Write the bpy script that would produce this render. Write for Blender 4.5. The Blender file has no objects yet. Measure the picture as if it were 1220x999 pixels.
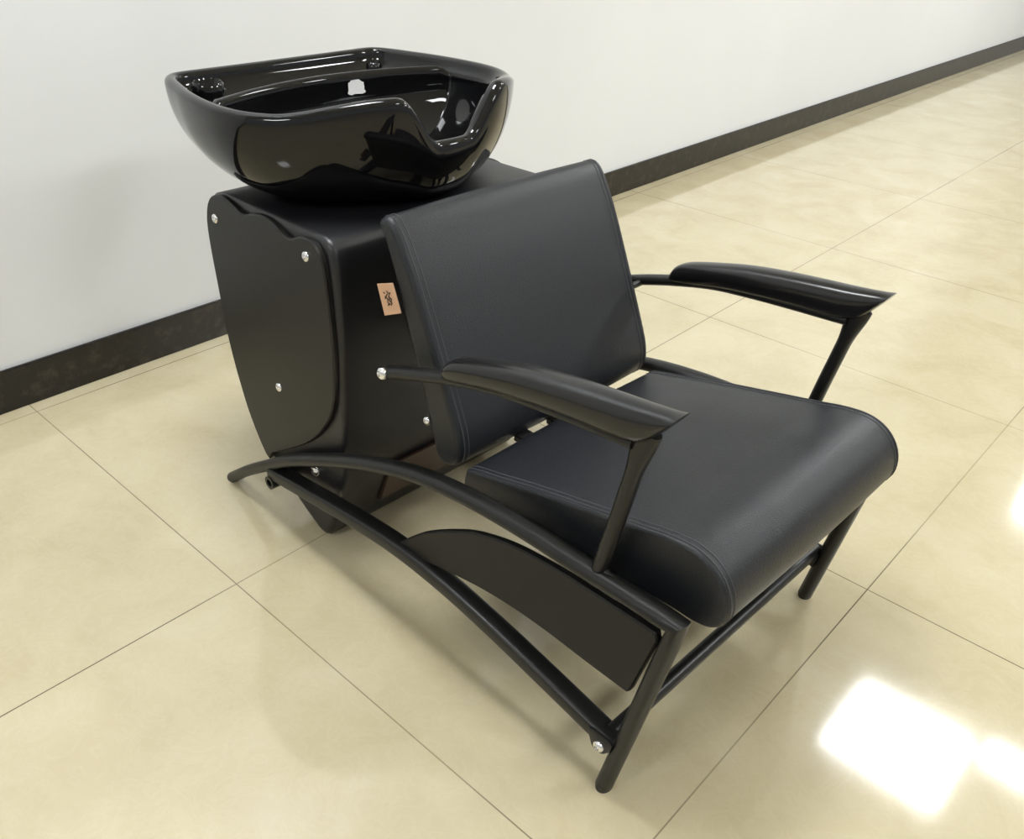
import bpy, bmesh, math
from mathutils import Vector, Matrix
C = bpy.context.scene.collection
PI = math.pi

# ------------------------------------------------------------------ helpers
def obj(name, bm, mat, parent=None, smooth=True, sharp=None):
    bmesh.ops.recalc_face_normals(bm, faces=bm.faces[:])
    me = bpy.data.meshes.new(name)
    bm.to_mesh(me); bm.free()
    if smooth:
        me.polygons.foreach_set('use_smooth', [True] * len(me.polygons))
        if sharp is not None:
            me.set_sharp_from_angle(angle=math.radians(sharp))
    o = bpy.data.objects.new(name, me)
    C.objects.link(o)
    me.materials.append(mat)
    if parent: o.parent = parent
    return o

def lab(o, label=None, cat=None, group=None, kind=None):
    if label: o['label'] = label
    if cat: o['category'] = cat
    if group: o['group'] = group
    if kind: o['kind'] = kind
    return o

def catmull(pts, n=8, closed=False):
    P = [Vector(p) for p in pts]
    out = []
    N = len(P)
    rng = range(N if closed else N - 1)
    for i in rng:
        p1, p2 = P[i], P[(i + 1) % N]
        p0 = P[(i - 1) % N] if (closed or i > 0) else p1 * 2 - p2
        p3 = P[(i + 2) % N] if (closed or i + 2 < N) else p2 * 2 - p1
        for k in range(n):
            t = k / n
            # centripetal-ish: plain uniform with tension
            out.append(0.5 * ((2 * p1) + (p2 - p0) * t + (2 * p0 - 5 * p1 + 4 * p2 - p3) * t * t
                              + (3 * p1 - p0 - 3 * p2 + p3) * t ** 3))
    if not closed: out.append(P[-1])
    return out

def resample(pts, n, closed=False):
    P = [Vector(p) for p in pts]
    if closed: P.append(P[0].copy())
    L = [0]
    for a, b in zip(P[:-1], P[1:]): L.append(L[-1] + (b - a).length)
    out = []; j = 0
    m = n if closed else n - 1
    for i in range(n):
        s = L[-1] * i / m
        while j < len(L) - 2 and L[j + 1] < s: j += 1
        d = L[j + 1] - L[j]
        out.append(P[j].lerp(P[j + 1], (s - L[j]) / d if d > 0 else 0))
    return out

def section(kind, a, b, n=16, r=.3):
    """closed section; a = half size along side (y), b = half size along the other axis"""
    out = []
    e = 1.0 if kind == 'oval' else r
    for i in range(n):
        t = 2 * PI * (i + .5) / n
        c, s = math.cos(t), math.sin(t)
        out.append((a * math.copysign(abs(c) ** e, c), b * math.copysign(abs(s) ** e, s)))
    return out

def sweep(bm, path, sec, scale=None, side=Vector((0, 1, 0)), caps=True):
    P = [Vector(p) for p in path]
    rings = []
    for i, p in enumerate(P):
        if i == 0: t = P[1] - P[0]
        elif i == len(P) - 1: t = P[-1] - P[-2]
        else: t = (P[i + 1] - p).normalized() + (p - P[i - 1]).normalized()
        t.normalize()
        u = (side - t * side.dot(t)).normalized()
        v = t.cross(u).normalized()
        s = scale(i / (len(P) - 1)) if scale else 1.0
        sa, sb = s if isinstance(s, tuple) else (s, s)
        rings.append([bm.verts.new(p + u * a * sa + v * b * sb) for a, b in sec])
    n = len(sec)
    for r0, r1 in zip(rings[:-1], rings[1:]):
        for k in range(n):
            bm.faces.new((r0[k], r0[(k + 1) % n], r1[(k + 1) % n], r1[k]))
    if caps:
        bm.faces.new(rings[0][::-1]); bm.faces.new(rings[-1])
    return rings

def tube(bm, path, r, n=12, side=None):
    P = [Vector(p) for p in path]
    if side is None:
        d = (P[-1] - P[0]).normalized()
        side = Vector((0, 0, 1)) if abs(d.z) < .8 else Vector((1, 0, 0))
    return sweep(bm, P, section('oval', r, r, n), side=side)

def offset2(poly, d):
    """inward offset of a closed 2D polygon (counter-clockwise)"""
    n = len(poly); out = []
    area = sum(poly[i][0] * poly[(i + 1) % n][1] - poly[(i + 1) % n][0] * poly[i][1] for i in range(n))
    sg = 1 if area > 0 else -1
    for i in range(n):
        a, b, c = poly[i - 1], poly[i], poly[(i + 1) % n]
        tx, ty = c[0] - a[0], c[1] - a[1]
        l = math.hypot(tx, ty) or 1
        out.append((b[0] - sg * ty / l * d, b[1] + sg * tx / l * d))
    return out

def loft_y(bm, prof, y0, y1, r, nr=5, crown=0.0, ny=10, cap=.010):
    """profile in (x,z) extruded along y, both ends rounded over by r; crown bulges the middle outward"""
    st = []
    for k in range(nr + 1):
        a = PI / 2 * k / nr
        st.append((y0 + r * (1 - math.sin(a)) if False else y0 + r * (1 - math.cos(a)) * 0 + r * (1 - math.cos(a)), r * (1 - math.sin(a))))
    left = [(y0 + r * (1 - math.cos(PI / 2 * k / nr)), r * (1 - math.sin(PI / 2 * k / nr))) for k in range(nr + 1)]
    mid = [(y0 + r + (y1 - y0 - 2 * r) * k / ny, 0) for k in range(1, ny)]
    right = [(y0 + y1 - a, b) for a, b in reversed(left)]
    rings = []
    for y, ins in [(y0, r + cap)] + left + mid + right + [(y1, r + cap)]:
        u = (y - y0) / (y1 - y0) * 2 - 1
        c = crown * (1 - u * u)
        q = offset2(prof, ins - c)
        rings.append([bm.verts.new((x, y, z)) for x, z in q])
    n = len(prof)
    for r0, r1 in zip(rings[:-1], rings[1:]):
        for k in range(n):
            bm.faces.new((r0[k], r0[(k + 1) % n], r1[(k + 1) % n], r1[k]))
    bm.faces.new(rings[0][::-1]); bm.faces.new(rings[-1])

def plate(bm, poly, y0, y1, bev=.0015):
    a = [bm.verts.new((x, y0, z)) for x, z in offset2(poly, bev)]
    b = [bm.verts.new((x, y0 + (y1 - y0) * .2, z)) for x, z in poly]
    c = [bm.verts.new((x, y0 + (y1 - y0) * .8, z)) for x, z in poly]
    d = [bm.verts.new((x, y1, z)) for x, z in offset2(poly, bev)]
    n = len(poly)
    for r0, r1 in ((a, b), (b, c), (c, d)):
        for k in range(n):
            bm.faces.new((r0[k], r0[(k + 1) % n], r1[(k + 1) % n], r1[k]))
    bm.faces.new(a[::-1]); bm.faces.new(d)

def box(bm, c, s, bev=0.0, rot=None):
    r = bmesh.ops.create_cube(bm, size=1)
    M = Matrix.Translation(c) @ (rot or Matrix()) @ Matrix.Diagonal((*s, 1))
    bmesh.ops.transform(bm, matrix=M, verts=r['verts'])
    if bev:
        es = list({e for v in r['verts'] for e in v.link_edges})
        bmesh.ops.bevel(bm, geom=es, offset=bev, segments=2, affect='EDGES')

def rounded(poly, r, n=5):
    """round the corners of a polygon; r may be a number or one per corner"""
    out = []; N = len(poly)
    for i in range(N):
        a, b, c = Vector(poly[i - 1]), Vector(poly[i]), Vector(poly[(i + 1) % N])
        rr = r[i] if isinstance(r, (list, tuple)) else r
        u = (a - b); v = (c - b)
        rr = min(rr, u.length * .49, v.length * .49)
        if rr < 1e-5: out.append(tuple(b)); continue
        p, q = b + u.normalized() * rr, b + v.normalized() * rr
        for k in range(n + 1):
            t = k / n
            out.append(tuple(p * (1 - t) ** 2 + b * 2 * t * (1 - t) + q * t * t))
    return out

def resamp2(poly, n):
    return [(p.x, p.y) for p in resample([Vector((x, y, 0)) for x, y in poly], n, True)]

def smooth01(a, b, x):
    t = max(0, min(1, (x - a) / (b - a)))
    return t * t * (3 - 2 * t)

# ------------------------------------------------------------------ materials
def new_mat(name):
    m = bpy.data.materials.new(name); m.use_nodes = True
    nt = m.node_tree
    return m, nt, nt.nodes['Principled BSDF']

def basic(name, col, rough=.5, metal=0, spec=.5, coat=0, coatr=.05, bump=None, bscale=400, bstr=.2, var=0.0):
    m, nt, b = new_mat(name)
    b.inputs['Base Color'].default_value = (*col, 1)
    b.inputs['Roughness'].default_value = rough
    b.inputs['Metallic'].default_value = metal
    b.inputs['Specular IOR Level'].default_value = spec
    b.inputs['Coat Weight'].default_value = coat
    b.inputs['Coat Roughness'].default_value = coatr
    tc = nt.nodes.new('ShaderNodeTexCoord')
    if bump:
        if bump == 'voronoi':
            t = nt.nodes.new('ShaderNodeTexVoronoi'); t.feature = 'DISTANCE_TO_EDGE'
            t.inputs['Scale'].default_value = bscale
            out = t.outputs['Distance']
        else:
            t = nt.nodes.new('ShaderNodeTexNoise'); t.inputs['Scale'].default_value = bscale
            t.inputs['Detail'].default_value = 4
            out = t.outputs['Fac']
        nt.links.new(tc.outputs['Object'], t.inputs['Vector'])
        bp = nt.nodes.new('ShaderNodeBump'); bp.inputs['Strength'].default_value = bstr
        bp.inputs['Distance'].default_value = .001
        nt.links.new(out, bp.inputs['Height']); nt.links.new(bp.outputs['Normal'], b.inputs['Normal'])
    if var:
        n = nt.nodes.new('ShaderNodeTexNoise'); n.inputs['Scale'].default_value = 12
        nt.links.new(tc.outputs['Object'], n.inputs['Vector'])
        mr = nt.nodes.new('ShaderNodeMapRange')
        mr.inputs['To Min'].default_value = max(.02, rough - var); mr.inputs['To Max'].default_value = rough + var
        nt.links.new(n.outputs['Fac'], mr.inputs['Value']); nt.links.new(mr.outputs['Result'], b.inputs['Roughness'])
    return m

M_leather = basic('black_leatherette', (.008, .0095, .013), .40, spec=.5, bump='voronoi', bscale=330, bstr=.55, var=.05)
M_body = basic('black_body_vinyl', (.008, .008, .010), .38, spec=.55, bump='noise', bscale=300, bstr=.15, var=.05)
M_plate = basic('satin_black_plate', (.010, .0095, .008), .42, spec=.4, bump='noise', bscale=600, bstr=.05)
M_panel = basic('black_panel_vinyl', (.010, .0095, .009), .5, spec=.3, bump='voronoi', bscale=420, bstr=.3)
M_frame = basic('black_powder_coat', (.008, .008, .0075), .36, spec=.42)
M_pad = basic('moulded_black_pad', (.008, .0075, .008), .22, spec=.5)
M_ceramic = basic('glossy_black_ceramic', (.004, .004, .0045), .04, spec=.45)
M_chrome = basic('chrome', (.85, .85, .86), .18, metal=1)
M_rubber = basic('black_rubber', (.008, .008, .008), .5)
M_thread = basic('dark_thread', (.045, .045, .052), .5)
M_tag = basic('tan_leather', (.66, .40, .25), .6, bump='noise', bscale=500, bstr=.2)
M_ink = basic('dark_ink', (.045, .03, .015), .6)
M_brown = basic('plain_brown', (.055, .030, .020), .35)
M_patch = basic('rough_white', (.85, .85, .85), .6, bump='noise', bscale=200, bstr=.5)
M_strap = basic('black_strap', (.010, .010, .011), .6)

def wall_mat():
    m, nt, b = new_mat('painted_white_wall')
    tc = nt.nodes.new('ShaderNodeTexCoord')
    n = nt.nodes.new('ShaderNodeTexNoise'); n.inputs['Scale'].default_value = 1.2; n.inputs['Detail'].default_value = 3
    nt.links.new(tc.outputs['Object'], n.inputs['Vector'])
    r = nt.nodes.new('ShaderNodeValToRGB')
    r.color_ramp.elements[0].position = .3; r.color_ramp.elements[0].color = (.755, .770, .785, 1)
    r.color_ramp.elements[1].position = .7; r.color_ramp.elements[1].color = (.79, .805, .82, 1)
    nt.links.new(n.outputs['Fac'], r.inputs['Fac']); nt.links.new(r.outputs['Color'], b.inputs['Base Color'])
    b.inputs['Roughness'].default_value = .7
    return m

def stone_mat():
    m, nt, b = new_mat('dark_brown_skirting_stone')
    tc = nt.nodes.new('ShaderNodeTexCoord')
    n = nt.nodes.new('ShaderNodeTexNoise'); n.inputs['Scale'].default_value = 26; n.inputs['Detail'].default_value = 8
    n.inputs['Roughness'].default_value = .7
    nt.links.new(tc.outputs['Object'], n.inputs['Vector'])
    r = nt.nodes.new('ShaderNodeValToRGB')
    r.color_ramp.elements[0].position = .5; r.color_ramp.elements[0].color = (.012, .010, .009, 1)
    r.color_ramp.elements[1].position = .78; r.color_ramp.elements[1].color = (.075, .060, .045, 1)
    nt.links.new(n.outputs['Fac'], r.inputs['Fac']); nt.links.new(r.outputs['Color'], b.inputs['Base Color'])
    b.inputs['Roughness'].default_value = .28
    return m

TILE = .8
def floor_mat():
    m, nt, b = new_mat('polished_cream_tile')
    N = nt.nodes; L = nt.links
    tc = N.new('ShaderNodeTexCoord')
    def noise(scale, detail=4, rough=.5, dist=0):
        n = N.new('ShaderNodeTexNoise'); n.inputs['Scale'].default_value = scale
        n.inputs['Detail'].default_value = detail; n.inputs['Roughness'].default_value = rough
        n.inputs['Distortion'].default_value = dist
        L.new(tc.outputs['Object'], n.inputs['Vector']); return n.outputs['Fac']
    def ramp(f, stops):
        r = N.new('ShaderNodeValToRGB'); e = r.color_ramp.elements
        e[0].position, e[0].color = stops[0][0], (*stops[0][1], 1)
        e[1].position, e[1].color = stops[-1][0], (*stops[-1][1], 1)
        for p, c in stops[1:-1]:
            x = e.new(p); x.color = (*c, 1)
        L.new(f, r.inputs['Fac']); return r.outputs['Color']
    def mix(f, a, c, mode='MIX'):
        x = N.new('ShaderNodeMix'); x.data_type = 'RGBA'; x.blend_type = mode
        for s, v in ((x.inputs['Factor'], f), (x.inputs[6], a), (x.inputs[7], c)):
            if isinstance(v, bpy.types.NodeSocket): L.new(v, s)
            else: s.default_value = v
        return x.outputs[2]
    cloud = ramp(noise(5.5, 5, .6, .6), [(.32, (.520, .448, .285)), (.5, (.555, .486, .318)), (.70, (.590, .525, .362))])
    veins = ramp(noise(17, 6, .65, 1.6), [(.44, (0, 0, 0)), (.50, (1, 1, 1)), (.56, (0, 0, 0))])
    vm = N.new('ShaderNodeMath'); vm.operation = 'MULTIPLY'; vm.inputs[1].default_value = .09
    L.new(veins, vm.inputs[0])
    col = mix(vm.outputs[0], cloud, (.74, .69, .54, 1))
    spots = ramp(noise(42, 3, .5, .4), [(.66, (0, 0, 0)), (.76, (1, 1, 1))])
    sm = N.new('ShaderNodeMath'); sm.operation = 'MULTIPLY'; sm.inputs[1].default_value = .22
    L.new(spots, sm.inputs[0])
    col = mix(sm.outputs[0], col, (.50, .40, .24, 1))
    # joints between tiles
    sep = N.new('ShaderNodeSeparateXYZ'); L.new(tc.outputs['Object'], sep.inputs[0])
    def joint(sock, width):
        a = N.new('ShaderNodeMath'); a.operation = 'MULTIPLY'; a.inputs[1].default_value = 1 / TILE; L.new(sock, a.inputs[0])
        c = N.new('ShaderNodeMath'); c.operation = 'PINGPONG'; c.inputs[1].default_value = .5; L.new(a.outputs[0], c.inputs[0])
        d = N.new('ShaderNodeMath'); d.operation = 'LESS_THAN'; d.inputs[1].default_value = width / 2 / TILE; L.new(c.outputs[0], d.inputs[0])
        return d.outputs[0]
    jx, jy = joint(sep.outputs['X'], .0022), joint(sep.outputs['Y'], .0022)
    mx = N.new('ShaderNodeMath'); mx.operation = 'MAXIMUM'; L.new(jx, mx.inputs[0]); L.new(jy, mx.inputs[1])
    # the joints are dirtier in some places than in others
    dirt = ramp(noise(1.1, 2), [(.38, (.35, .35, .35)), (.6, (.9, .9, .9))])
    jm = N.new('ShaderNodeMath'); jm.operation = 'MULTIPLY'; L.new(mx.outputs[0], jm.inputs[0]); L.new(dirt, jm.inputs[1])
    col = mix(jm.outputs[0], col, (.06, .045, .025, 1))
    L.new(col, b.inputs['Base Color'])
    rr = N.new('ShaderNodeMapRange'); rr.inputs['To Min'].default_value = .065; rr.inputs['To Max'].default_value = .10
    L.new(noise(9, 3), rr.inputs['Value']); L.new(rr.outputs[0], b.inputs['Roughness'])
    b.inputs['IOR'].default_value = 1.7
    b.inputs['Specular IOR Level'].default_value = .5
    return m

def emit(name, col, s):
    m = bpy.data.materials.new(name); m.use_nodes = True
    nt = m.node_tree; nt.nodes.clear()
    e = nt.nodes.new('ShaderNodeEmission'); e.inputs['Color'].default_value = (*col, 1); e.inputs['Strength'].default_value = s
    o = nt.nodes.new('ShaderNodeOutputMaterial'); nt.links.new(e.outputs[0], o.inputs[0])
    return m

M_wall = wall_mat(); M_stone = stone_mat(); M_floor = floor_mat()
M_ceil = basic('white_ceiling_board', (.88, .88, .87), .8)
M_tray = basic('white_light_frame', (.8, .8, .8), .5)
M_diff = emit('lit_diffuser', (.945, .975, 1.0), 30.0)
M_key = emit('bright_lit_diffuser', (.945, .975, 1.0), 40.0)
M_fill = emit('added_fill_diffuser', (.945, .975, 1.0), 64.0)  # for the added fill lights that brighten far wall and floor

# ------------------------------------------------------------------ setting
ANG = math.radians(2.154)                       # the room is turned a little against the chair
room = Matrix.Rotation(ANG, 4, 'Z')
# local room axes: Y runs along the wall, X away from it; tile corner at origin
O_R = Vector((-.699, -.446, 0))
room_M = Matrix.Translation(O_R) @ room
WX = -.8497                                     # wall plane, in room axes

def slab(name, lo, hi, mat, kind='structure', bev=0):
    bm = bmesh.new()
    c = [(a + b) / 2 for a, b in zip(lo, hi)]; s = [b - a for a, b in zip(lo, hi)]
    box(bm, c, s, bev)
    o = obj(name, bm, mat, smooth=False)
    o.matrix_world = room_M
    o['kind'] = kind
    return o
slab('floor', (WX - .1, -5, -.05), (7.0, 13, 0), M_floor)
slab('wall_left', (WX - .12, -5, 0), (WX, 13, 2.8), M_wall)
slab('ceiling', (WX - .1, -5, 2.8), (7.0, 13, 2.85), M_ceil)
slab('baseboard_left', (WX, -5, 0), (WX + .010, 13, .101), M_stone, bev=.002)

# ceiling lights
LM = Vector((-.15, 2.87, 2.8))
def ceiling_light(x, y, label, sy_=1.0, mat=None):
    t = bpy.data.objects.new('ceiling_light', None); C.objects.link(t)
    t.scale = (1, sy_, 1); t.location = (x, y, 2.8); t.rotation_euler = (0, 0, ANG)
    lab(t, label, 'ceiling light', 'recessed square ceiling lights')
    bm = bmesh.new()
    for sx, sy, wx, wy in ((0, .305, .62, .02), (0, -.305, .62, .02), (.305, 0, .02, .59), (-.305, 0, .02, .59)):
        box(bm, (sx, sy, -.008), (wx, wy, .014))
    obj('frame', bm, M_tray, t, smooth=False)
    bm = bmesh.new(); box(bm, (0, 0, -.006), (.59, .59, .006))
    obj('diffuser', bm, mat or M_diff, t, smooth=False)
    return t
ceiling_light(-.15, 2.87, 'square white ceiling light mirrored in the floor tiles right of the chair')
ceiling_light(-.90, -.25, 'square white ceiling light above the basin end of the chair, near the wall', mat=M_key)
ceiling_light(.49, 3.17, 'slim white light added next to the mirrored one to extend the floor highlight', .30)  # added strip, carries the glare on the tiles further right
ceiling_light(-.15, 5.87, 'unseen square ceiling light added for fill, farthest along the wall', mat=M_fill)  # added out of view to lift the far wall and floor
ceiling_light(2.25, 2.87, 'unseen square ceiling light added for fill, out in the room beyond the mirrored one', mat=M_fill)  # unseen, added as fill from the room side
ceiling_light(2.25, -.13, 'unseen square ceiling light added for fill, in front of the chair')  # unseen, added as fill from the front
ceiling_light(-.15, -3.13, 'unseen square ceiling light added to balance the light, behind the camera', mat=M_key)  # added out of view, balances the lights at the other end

# ------------------------------------------------------------------ the chair
chair = bpy.data.objects.new('backwash_chair', None); C.objects.link(chair)
chair.location = (-.45, 0, 0)
lab(chair, 'black salon backwash chair with glossy black ceramic basin on tiled floor', 'salon chair')
OFF = Vector((-.45, 0, 0))
def part(name, bm, mat, parent=chair, smooth=True, sharp=40, label=None):
    bmesh.ops.translate(bm, vec=-OFF, verts=bm.verts[:])
    o = obj(name, bm, mat, parent, smooth, sharp)
    if label: o['label'] = label
    return o

def screw(p, parent, axis=(0, -1, 0), r=.0085, name='screw', h=.005):
    bm = bmesh.new()
    a = Vector(axis).normalized()
    q = a.to_track_quat('Z', 'Y').to_matrix().to_4x4()
    prof = [(r, 0), (r, h * .45), (r * .86, h * .75), (r * .5, h), (r * .42, h), (r * .36, h * .55)]
    n = 18; rings = []
    for rr, z in prof:
        rings.append([bm.verts.new((rr * math.cos(2 * PI * k / n), rr * math.sin(2 * PI * k / n), z)) for k in range(n)])
    for r0, r1 in zip(rings[:-1], rings[1:]):
        for k in range(n): bm.faces.new((r0[k], r0[(k + 1) % n], r1[(k + 1) % n], r1[k]))
    bm.faces.new(rings[0][::-1]); bm.faces.new(rings[-1])
    bmesh.ops.transform(bm, matrix=Matrix.Translation(p) @ q, verts=bm.verts[:])
    return part(name, bm, M_chrome, parent, label='chrome ' + name)

H = .2856
# ---- side frames
rail_pts = [(-.973, .2852, .008), (-.905, .2827, .060), (-.829, .2803, .111), (-.743, .2778, .166), (-.616, .2748, .230), (-.517, .2728, .273),
            (-.417, .2712, .307), (-.315, .2704, .326), (-.213, .270, .334), (-.111, .270, .336), (-.03, .270, .337), (.030, .270, .337)]
low_pts = [(-.812, .106), (-.71, .121), (-.57, .141), (-.45, .152), (-.34, .149), (-.23, .135), (-.11, .113), (.006, .090)]
pan_poly = catmull([(x, z, 0) for x, z in [(-.436, .160), (-.395, .203), (-.353, .240), (-.283, .287), (-.235, .309), (-.188, .323), (-.13, .3315), (-.074, .335), (.020, .3365)]], 4)
pan_poly = [(p.x, p.y) for p in pan_poly] + [(.034, .3365), (.038, .325), (.014, .214), (.010, .208)]
pb = catmull([(x, z, 0) for x, z in [(.010, .208), (-.057, .209), (-.12, .211), (-.178, .209), (-.23, .203), (-.279, .193), (-.345, .176), (-.411, .153)]], 4)
pan_poly += [(p.x, p.y) for p in pb[1:]]
for s in (-1, 1):
    y = H * s
    bm = bmesh.new()
    path = catmull([(x, s * yy, z) for x, yy, z in rail_pts], 6)
    sweep(bm, path, section('oval', .0165, .0120, 20), scale=lambda t: (.72 + .28 * smooth01(0, .35, t), .92 + .08 * smooth01(0, .35, t)))
    # mitred corner into the front end
    part('rail', bm, M_frame)
    bm = bmesh.new()
    top, bot = Vector((.051, s * .270, .337)), Vector((.0, y, .004))
    P = [Vector((.018, s * .270, .337)), Vector((.035, s * .270, .337)), top] + [top.lerp(bot, k / 10) for k in range(1, 11)]
    sweep(bm, P, section('oval', .0160, .0122, 20), scale=lambda t: (1.03 - .15 * t, 1.28 if abs(t - 2 / 12) < .01 else 1))
    leg = part('leg', bm, M_frame)
    bm = bmesh.new()
    sweep(bm, [(.0016, y, .012), (.0, y, .0)], section('oval', .0142, .0112, 20)); part('foot_cap', bm, M_rubber, leg)
    # lower stretcher with its lugs
    bm = bmesh.new()
    path = catmull([(x, s * .280, z) for x, z in low_pts], 6)
    sweep(bm, path, section('box', .0165, .0125, 24, .45))
    low = part('side_stretcher', bm, M_frame)
    bm = bmesh.new()
    pl = rounded([(-.036, .108), (-.021, .073), (-.005, .073), (.008, .092), (.008, .108)], .012)
    plate(bm, pl, s * .294, s * .299)
    lug = part('lug', bm, M_frame, low)
    screw((-.010, s * .299, .088), lug, (0, s, 0), .0085, 'bolt', .006)
    bm = bmesh.new()
    rgs = []
    for rr_, yy in ((.0135, .262), (.0135, .298), (.0075, .298), (.0075, .290)):
        rgs.append([bm.verts.new((-.806 + rr_ * math.cos(2 * PI * k / 20), s * yy, .090 + rr_ * math.sin(2 * PI * k / 20))) for k in range(20)])
    for r0, r1 in zip(rgs[:-1], rgs[1:]):
        for k in range(20): bm.faces.new((r0[k], r0[(k + 1) % 20], r1[(k + 1) % 20], r1[k]))
    bm.faces.new(rgs[0]); bm.faces.new(rgs[-1])
    part('rear_sleeve', bm, M_frame, low)
    # curved side panel
    bm = bmesh.new()
    plate(bm, [(x - .003 - .014 * smooth01(.03, -.43, x) , z * .957 - .003 * smooth01(-.3, 0, x)) for x, z in pan_poly], s * .284, s * .271, .002)
    part('side_panel', bm, M_panel, sharp=30)

    # ---- armrests
    ya = .265 * s
    ax = -.002 if s < 0 else -.006
    def az(x): return (.003 + .012 * smooth01(-.45, 0, x)) if s < 0 else -.002
    bm = bmesh.new()
    ctr = [(-.478, .452), (-.40, .479), (-.335, .498), (-.27, .513), (-.20, .521), (-.13, .5265), (-.075, .530), (-.045, .532)]
    sweep(bm, catmull([(x + ax, ya, z + az(x)) for x, z in ctr], 6), section('oval', .0135, .0095, 16))
    arm = part('armrest', bm, M_frame)
    # post below the pad, flaring at its top
    bm = bmesh.new()
    post = [(-.0330 - .0355 * k / 5, .553 - .208 * k / 5) for k in range(6)]
    ywob = [ya, ya, ya, ya, ya + s * .001, ya + s * .003]
    sweep(bm, catmull([(x + ax, yy, z + az(x) * (z - .34) / .22) for (x, z), yy in zip(post, ywob)], 5), section('oval', .0115, .0105, 16),
          scale=lambda t: (1, 1 + .7 * (1 - smooth01(0, .30, t))))
    sweep(bm, [(-.0685 + ax, ya + s * .002, .350), (-.038 + ax, ya + s * .004, .343)], section('oval', .005, .004, 10))
    part('arm_post', bm, M_frame, arm)
    # moulded pad: cross section wide on top, swept along the arm, ending in a slanted beak
    top = [(-.353, .512), (-.345, .524), (-.32, .536), (-.26, .552), (-.21, .563), (-.15, .5715), (-.10, .577), (-.05, .582), (-.012, .587), (.006, .5895)]
    bot = [(-.352, .492), (-.342, .492), (-.315, .498), (-.262, .510), (-.205, .518), (-.150, .524), (-.10, .527), (-.058, .530), (-.030, .541), (-.003, .574)]
    hw = [.015, .0185, .0205, .0225, .0235, .024, .0235, .0225, .020, .017]
    tp = catmull([(x, 0, z) for x, z in top], 5); bt = catmull([(x, 0, z) for x, z in bot], 5)
    hws = catmull([(w, 0, 0) for w in hw], 5)
    bm = bmesh.new(); rings = []
    ns = 24
    for a, b, w in zip(tp, bt, hws):
        ring = []
        for k in range(ns):
            t = 2 * PI * k / ns
            c_, s_ = math.cos(t), math.sin(t)
            yy = w.x * math.copysign(abs(c_) ** .75, c_)
            v = .5 + .5 * math.copysign(abs(s_) ** .7, s_)
            if v < .5: yy *= .78 + .22 * (v / .5)
            p = b.lerp(a, v)
            ring.append(bm.verts.new((p.x + ax, ya + yy, p.z + az(p.x))))
        rings.append(ring)
    for r0, r1 in zip(rings[:-1], rings[1:]):
        for k in range(ns): bm.faces.new((r0[k], r0[(k + 1) % ns], r1[(k + 1) % ns], r1[k]))
    bm.faces.new(rings[0][::-1]); bm.faces.new(rings[-1])
    part('arm_pad', bm, M_pad, arm, sharp=50)
    screw((-.480 + ax, s * .2765, .4525 + az(-.48)), arm, (-.15, s, .1), .0098, 'bolt', .008)
    bm = bmesh.new(); tube(bm, [(-.418, s * .262, .470), (-.418, s * .226, .470)], .006, 14); part('spacer', bm, M_frame, arm)

# ---- cross tubes between the frames
bm = bmesh.new(); tube(bm, [(-.004, -H + .004, .106), (-.004, H - .004, .106)], .0115, 16); part('front_crossbar', bm, M_frame)
for s in (-1, 1):
    bm = bmesh.new(); tube(bm, [(-.806, s * .264, .090), (-.806, s * .245, .090)], .010, 14); part('rear_pin', bm, M_frame)
bm = bmesh.new(); box(bm, (-.03, 0, .302), (.03, .53, .02), .003); part('seat_crossbar', bm, M_frame)
bm = bmesh.new(); box(bm, (-.28, 0, .276), (.03, .46, .014), .003); part('seat_crossbar', bm, M_frame)
# ---- seat cushion
seat_prof = [(-.343, .334), (-.29, .348), (-.21, .369), (-.126, .388), (-.049, .405), (-.005, .4150), (.030, .4175),
             (.058, .4085), (.079, .388), (.088, .362), (.086, .338), (.072, .322), (.048, .316), (.0, .315),
             (-.08, .307), (-.2, .290), (-.33, .266), (-.350, .270), (-.354, .30), (-.352, .322)]
sp = [(p.x, p.z) for p in catmull([(x, 0, z) for x, z in seat_prof], 6, True)]
sp = resamp2(sp, 120)
bm = bmesh.new(); loft_y(bm, sp, -.232, .232, .006, 5, crown=.003, ny=14)
seat = part('seat', bm, M_leather, sharp=None)
back_prof = [(-.540, .661), (-.525, .668), (-.508, .658), (-.490, .632), (-.465, .588), (-.432, .520), (-.405, .463), (-.383, .415), (-.368, .378),
             (-.364, .348), (-.372, .328), (-.388, .317), (-.405, .317), (-.418, .330), (-.430, .370), (-.452, .440), (-.478, .505),
             (-.508, .585), (-.530, .635), (-.541, .652)]
bp_ = [(p.x, p.z) for p in catmull([(x, 0, z) for x, z in back_prof], 6, True)]
bp_ = resamp2(bp_, 120)
bm = bmesh.new(); loft_y(bm, bp_, -.232, .232, .009, 5, crown=.003, ny=14, cap=.002)
back = part('backrest', bm, M_leather, sharp=None)

def seam(prof, y, parent, i0=0, i1=None, off=-.0004, r=.0011):
    q = offset2(prof, off)
    pts = [Vector((x, y, z)) for x, z in q]
    bm = bmesh.new()
    n = len(pts); rings = []
    for i in range(n):
        t = (pts[(i + 1) % n] - pts[i - 1]).normalized()
        u = Vector((0, 1, 0)); v = t.cross(u)
        rings.append([bm.verts.new(pts[i] + u * r * math.cos(a) + v * r * math.sin(a)) for a in [k * PI / 3 for k in range(6)]])
    for i in range(n):
        r0, r1 = rings[i], rings[(i + 1) % n]
        for k in range(6): bm.faces.new((r0[k], r0[(k + 1) % 6], r1[(k + 1) % 6], r1[k]))
    return part('seam', bm, M_thread, parent)
for s in (-1, 1):
    seam(sp, .2245 * s, seat); seam(sp, .216 * s, seat)
    seam(bp_, .221 * s, back); seam(bp_, .212 * s, back)

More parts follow.
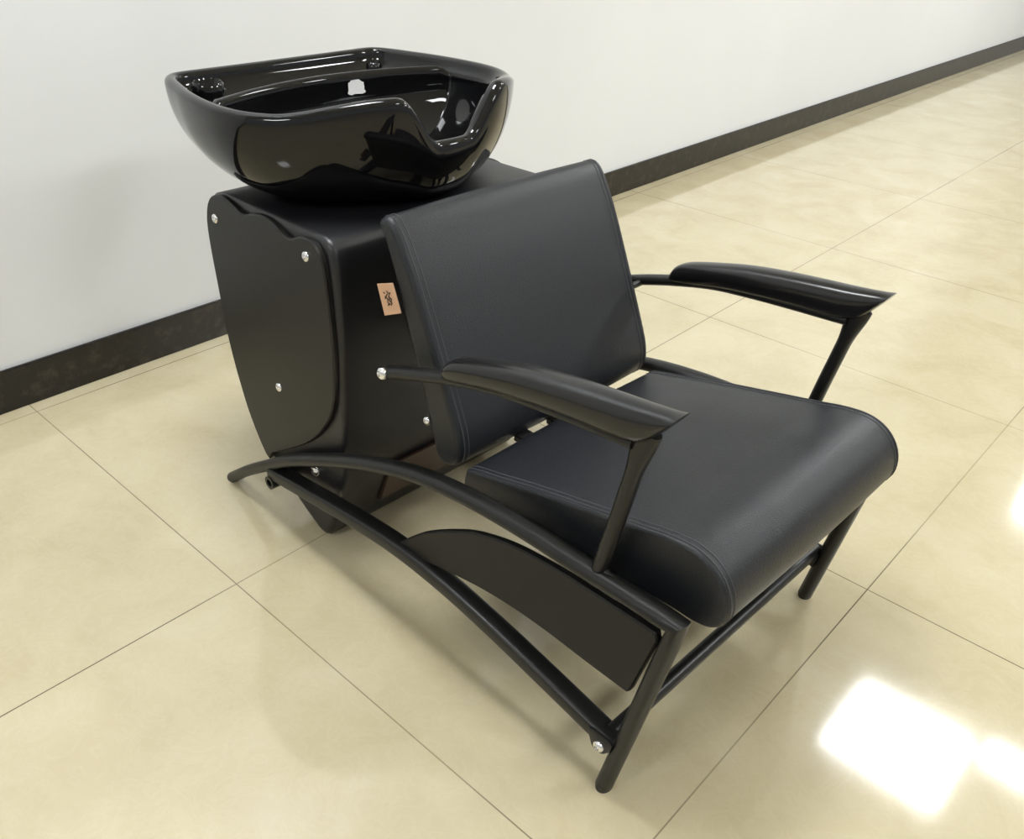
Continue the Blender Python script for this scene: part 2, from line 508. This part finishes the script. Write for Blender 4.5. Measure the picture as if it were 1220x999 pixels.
# straps bridging seat and backrest underneath
for y, w in ((-.085, .030), (.050, .145)):
    bm = bmesh.new()
    box(bm, (-.357, y, .318), (.04, w, .012), .002)
    part('hinge_strap', bm, M_strap)
# backrest side screw
screw((-.434, -.2325, .378), back, (0, -1, 0), .007)

# leather tag sewn in the rear seam of the backrest
bm = bmesh.new()
tagpoly = [(-.539, .566), (-.504, .579), (-.486, .538), (-.523, .521)]
plate(bm, tagpoly, -.2385, -.2365, .0004)
tag = part('tag', bm, M_tag, back, smooth=False, sharp=None, label='small tan leather tag with dark writing')
# lettering on the tag, running down it
tx = Vector((.035, 0, .013)).normalized(); tz = Vector((.016, 0, -.045)).normalized()
org = Vector((-.5145, -.2388, .5515))
def stroke(bm, pts, r=.0011):
    P = [org + tx * a * .001 + tz * b * .001 for a, b in pts]
    for a, b in zip(P[:-1], P[1:]):
        d = (b - a).normalized(); n_ = d.cross(Vector((0, 1, 0))) * r
        a2, b2 = a - d * r * .6, b + d * r * .6
        vs = [bm.verts.new(v) for v in (a2 + n_, b2 + n_, b2 - n_, a2 - n_)]
        f = bm.faces.new(vs)
bm = bmesh.new()
for st in ([(-7, -9), (-4, -8)], [(1, -11), (6, -7), (9, -8)], [(2, -7), (-3, -3), (-6, 0)], [(-5, -3), (2, 2)], [(6, -6), (3, -2), (9, 1), (7, 5)],
           [(0, 1), (-2, 6), (2, 9)], [(3, 4), (8, 7), (5, 10)], [(-3, 10), (3, 8)], [(3, -3), (5, 3)]):
    stroke(bm, st)
part('lettering', bm, M_ink, back, smooth=False, sharp=None, label='dark lettering on the tan tag')

# ---- upholstered pedestal body
body_c = [(-.972, .596), (-.93, .603), (-.80, .606), (-.66, .608), (-.632, .600), (-.622, .570), (-.617, .45), (-.618, .30), (-.622, .20), (-.634, .14),
          (-.655, .085), (-.690, .004), (-.715, .002), (-.760, .024), (-.824, .062), (-.864, .098), (-.909, .165), (-.938, .245), (-.960, .332),
          (-.972, .42), (-.981, .50), (-.984, .575)]
bp2 = resamp2(rounded(body_c, .018, 4), 140)
bm = bmesh.new(); loft_y(bm, bp2, -.252, .252, .012, 5, crown=0.0, ny=16)
body = part('body', bm, M_body, sharp=60)
for s in (-1, 1):
    pp = [(-.966, .588), (-.93, .604), (-.898, .600), (-.872, .591), (-.855, .589), (-.835, .597), (-.800, .603), (-.77, .599), (-.745, .588), (-.725, .586),
          (-.700, .597), (-.674, .600), (-.655, .594), (-.642, .575), (-.635, .54), (-.628, .47), (-.626, .41), (-.630, .35), (-.642, .305), (-.665, .265),
          (-.70, .225), (-.745, .188), (-.82, .138), (-.845, .122), (-.864, .103), (-.909, .168), (-.940, .247), (-.962, .332), (-.975, .43), (-.983, .50), (-.983, .55)]
    pq = resamp2([(p.x, p.z) for p in catmull([(x, 0, z) for x, z in pp], 4, True)], 150)
    bm = bmesh.new(); plate(bm, pq, s * .262, s * .250, .0025)
    sp_ = part('side_plate', bm, M_plate, body, sharp=35)
    for x, z in ((-.949, .558), (-.681, .571), (-.795, .290)):
        screw((x, s * .262, z), sp_, (0, s, 0), .0085)
    screw((-.712, s * .2525, .149), body, (0, s, 0), .011, 'bolt', .008)
# brown patch at the foot of the front face
bm = bmesh.new()
d0, d1 = Vector((-.6215, 0, .158)), Vector((-.6560, 0, .062))
vs = [(d0.x, -.150, d0.z), (d0.x, .235, d0.z), (d1.x, .235, d1.z), (d1.x, -.150, d1.z)]
fr = [bm.verts.new(v) for v in vs]; bk = [bm.verts.new((v[0] - .02, v[1], v[2] - .006)) for v in vs]
bm.faces.new(fr); bm.faces.new(bk[::-1])
for k in range(4): bm.faces.new((fr[k], bk[k], bk[(k + 1) % 4], fr[(k + 1) % 4]))
part('brown_patch', bm, M_brown, body, smooth=False, sharp=None, label='brown patch at the foot of the body')
# back mounting plates joining backrest and body
for y in (-.04, .06):
    bm = bmesh.new(); box(bm, (-.555, y, .42), (.15, .03, .006), .001); part('back_bracket', bm, M_frame)

# ---- basin
half = [(-1.127, 0.0), (-1.127, .08), (-1.128, .16), (-1.128, .205), (-1.118, .232), (-1.085, .252), (-1.025, .270), (-.970, .284), (-.905, .293), (-.845, .294), (-.795, .282),
        (-.745, .250), (-.700, .205), (-.660, .155), (-.632, .105), (-.617, .05), (-.612, 0.0)]
full = half + [(x, -y) for x, y in half[-2:0:-1]]
outline = [(p.x, p.y) for p in catmull([(x, y, 0) for x, y in full], 8, True)]
NB = 240
outline = resamp2(outline, NB)
def rim_z(x, y):
    z = .765 + .026 * smooth01(-.76, -.63, x)
    if x > -.72:
        k = 1 - smooth01(.034, .112, abs(y))
        z -= .074 * k * smooth01(-.72, -.66, x)
    return z
def notch(x, y):
    return (1 - smooth01(.034, .112, abs(y))) * smooth01(-.72, -.66, x)
bm = bmesh.new()
rings = []
BC = (-.845, 0.0)
def add_ring(f):
    rings.append([bm.verts.new(f(i)) for i in range(NB)])
pts0 = outline
Z0 = .606
TH = .024
# outside, from the base up to the rim
for k in range(15):
    ph = PI / 2 * (1 - k / 15)
    def f(i, ph=ph):
        x, y = pts0[i]
        s0 = .40
        sc = s0 + (1 - s0) * math.cos(ph) ** .62
        w = math.sin(ph) ** 1.05
        zr = rim_z(x, y) - .010
        nn = 1 - .055 * notch(x, y) * (1 - w)
        return (BC[0] + (x - BC[0]) * sc * nn, BC[1] + (y - BC[1]) * sc * nn, zr + (Z0 - zr) * w)
    add_ring(f)
# rounded rim
for k in range(9):
    a = PI * k / 8
    ins = TH / 2 * (1 - math.cos(a)); up = .010 * math.sin(a)
    q = offset2(pts0, ins)
    def f(i, q=q, up=up):
        x, y = q[i]; X, Y = pts0[i]
        nn = 1 - .055 * notch(X, Y)
        return (BC[0] + (x - BC[0]) * nn, BC[1] + (y - BC[1]) * nn, rim_z(X, Y) - .010 + up)
    add_ring(f)
# rear trough, ridge and bowl
inner = offset2(pts0, TH)
inner2 = offset2(pts0, TH + .004)
def clampx(p, d):
    x, y = p
    xr = -.990 + .9 * y * y + d
    return (max(x, xr) if x < xr else x, y * (1 if x > xr else 1))
def wgt(p, d=0):
    return smooth01(0, .085, (-.990 + .9 * p[1] ** 2) - p[0])
TRO = .722
def r_tr(i):          # foot of the rear wall
    x, y = inner2[i]; w = wgt(inner2[i]); X, Y = pts0[i]
    z = rim_z(X, Y) - .016
    nn = 1 - .055 * notch(X, Y)
    return (BC[0] + (x - BC[0]) * nn, y * nn, z + (TRO - z) * w)
add_ring(r_tr)
def ridge_ring(dx, zt, extra):
    def f(i):
        p = inner2[i]; w = wgt(p); X, Y = pts0[i]
        c = clampx(p, dx)
        nn = 1 - .055 * notch(X, Y)
        x = c[0]; y = p[1]
        # draw the side parts slightly inward
        k = 1 - extra
        x2 = BC[0] + (x - BC[0]) * (k if w < 1 else 1)
        x2 = BC[0] + (x - BC[0]) * (1 - extra * (1 - w)); y2 = y * (1 - extra)
        z = rim_z(X, Y) - .016 - extra * .25
        return (BC[0] + (x2 - BC[0]) * nn, y2 * nn, z + (zt - z) * w)
    return f
add_ring(ridge_ring(-.016, TRO, .010))
add_ring(ridge_ring(-.011, .748, .014))
add_ring(ridge_ring(-.006, .754, .018))
add_ring(ridge_ring(.002, .754, .022))
add_ring(ridge_ring(.007, .748, .026))
last = [tuple(v.co) for v in rings[-1]]
FL = .630
IC = (-.815, 0)
for k in range(1, 21):
    t = k / 21
    def f(i, t=t):
        x, y, z = last[i]
        sc = math.cos(t * PI / 2) ** .5
        return (IC[0] + (x - IC[0]) * sc, y * sc, z + (FL - z) * math.sin(t * PI / 2) ** .95)
    add_ring(f)
for r0, r1 in zip(rings[:-1], rings[1:]):
    for k in range(NB): bm.faces.new((r0[k], r0[(k + 1) % NB], r1[(k + 1) % NB], r1[k]))
bm.faces.new(rings[0][::-1]); bm.faces.new(rings[-1])
basin = part('basin', bm, M_ceramic, sharp=None, label='glossy black ceramic shampoo basin with neck cut-out')
# collar between basin and body
bm = bmesh.new()
rr = []
for sc, z in ((.50, .600), (.50, .612), (.46, .622)):
    rr.append([bm.verts.new((BC[0] + (x - BC[0]) * sc, y * sc, z)) for x, y in outline])
for r0, r1 in zip(rr[:-1], rr[1:]):
    for k in range(NB): bm.faces.new((r0[k], r0[(k + 1) % NB], r1[(k + 1) % NB], r1[k]))
bm.faces.new(rr[0][::-1]); bm.faces.new(rr[-1])
part('collar', bm, M_rubber)
# tap hole caps in the rear trough
def ring_cap(x, y, z, R, r, h, name, mat, label=None):
    bm = bmesh.new(); n = 28
    prof = [(R, 0), (R, h * .6), (R - r * .3, h * .9), (R - r, h), (R - 1.7 * r, h * .8), (R - 2.1 * r, h * .45), (R * .3, h * .40), (0.001, h * .46)]
    rgs = [[bm.verts.new((x + a * math.cos(2 * PI * k / n), y + a * math.sin(2 * PI * k / n), z + b)) for k in range(n)] for a, b in prof]
    for r0, r1 in zip(rgs[:-1], rgs[1:]):
        for k in range(n): bm.faces.new((r0[k], r0[(k + 1) % n], r1[(k + 1) % n], r1[k]))
    bm.faces.new(rgs[0][::-1]); bm.faces.new(rgs[-1])
    return part(name, bm, mat, basin, label=label)
ring_cap(-1.043, -.195, TRO - .004, .029, .005, .042, 'tap_hole_cap', M_ceramic, 'round black cap in the rear ledge')
ring_cap(-1.075, .195, TRO - .004, .016, .004, .026, 'hose_hole_cap', M_ceramic)
# irregular white patch on the rear wall of the bowl
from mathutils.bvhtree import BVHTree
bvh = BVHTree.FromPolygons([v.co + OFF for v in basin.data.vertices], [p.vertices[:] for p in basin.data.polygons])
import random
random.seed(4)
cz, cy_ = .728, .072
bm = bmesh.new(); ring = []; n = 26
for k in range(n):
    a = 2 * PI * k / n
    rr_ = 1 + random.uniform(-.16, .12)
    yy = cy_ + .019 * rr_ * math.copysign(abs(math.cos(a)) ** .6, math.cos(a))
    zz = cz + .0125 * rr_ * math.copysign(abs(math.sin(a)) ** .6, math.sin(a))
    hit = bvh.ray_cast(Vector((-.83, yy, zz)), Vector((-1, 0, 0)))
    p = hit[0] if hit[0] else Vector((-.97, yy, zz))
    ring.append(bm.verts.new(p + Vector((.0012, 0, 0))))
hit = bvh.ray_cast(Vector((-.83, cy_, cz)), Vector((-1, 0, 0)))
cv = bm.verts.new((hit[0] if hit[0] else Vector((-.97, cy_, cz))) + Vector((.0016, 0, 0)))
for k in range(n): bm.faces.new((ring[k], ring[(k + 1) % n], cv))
part('white_patch', bm, M_patch, basin, label='irregular white patch')
bm = bmesh.new()
bmesh.ops.create_cone(bm, cap_ends=True, segments=32, radius1=.024, radius2=.020, depth=.004, matrix=Matrix.Translation((-.815, 0, FL + .001)))
part('drain', bm, M_rubber, basin)

# ------------------------------------------------------------------ camera
cam = bpy.data.cameras.new('camera'); co = bpy.data.objects.new('camera', cam); C.objects.link(co)
Rc = [[0.6916108547853042, -0.40374056621769727, 0.5988889552607846],
      [0.7217670950175286, 0.3553858080402267, -0.5939302888332543],
      [0.02695711581565745, 0.8430269762195087, 0.5371953380969468]]
Mw = Matrix(Rc).to_4x4(); Mw.translation = Vector((0.4055919692712633, -0.9880921994377114, 1.0896319981958749))
co.matrix_world = Mw
cam.sensor_fit = 'HORIZONTAL'; cam.sensor_width = 36
cam.lens = 1056.3722663906199 / 1220 * 36
cam.shift_x = (610 - 552.3347486920746) / 1220
cam.shift_y = (506.77706499041034 - 499.5) / 1220
cam.clip_start = .02
bpy.context.scene.camera = co

# ------------------------------------------------------------------ light
w = bpy.data.worlds.new('world'); bpy.context.scene.world = w; w.use_nodes = True
bg = w.node_tree.nodes['Background']
bg.inputs['Color'].default_value = (.945, .975, 1.0, 1); bg.inputs['Strength'].default_value = .50
sc = bpy.context.scene
sc.view_settings.view_transform = 'Standard'
sc.view_settings.look = 'None'
sc.view_settings.exposure = 0.0
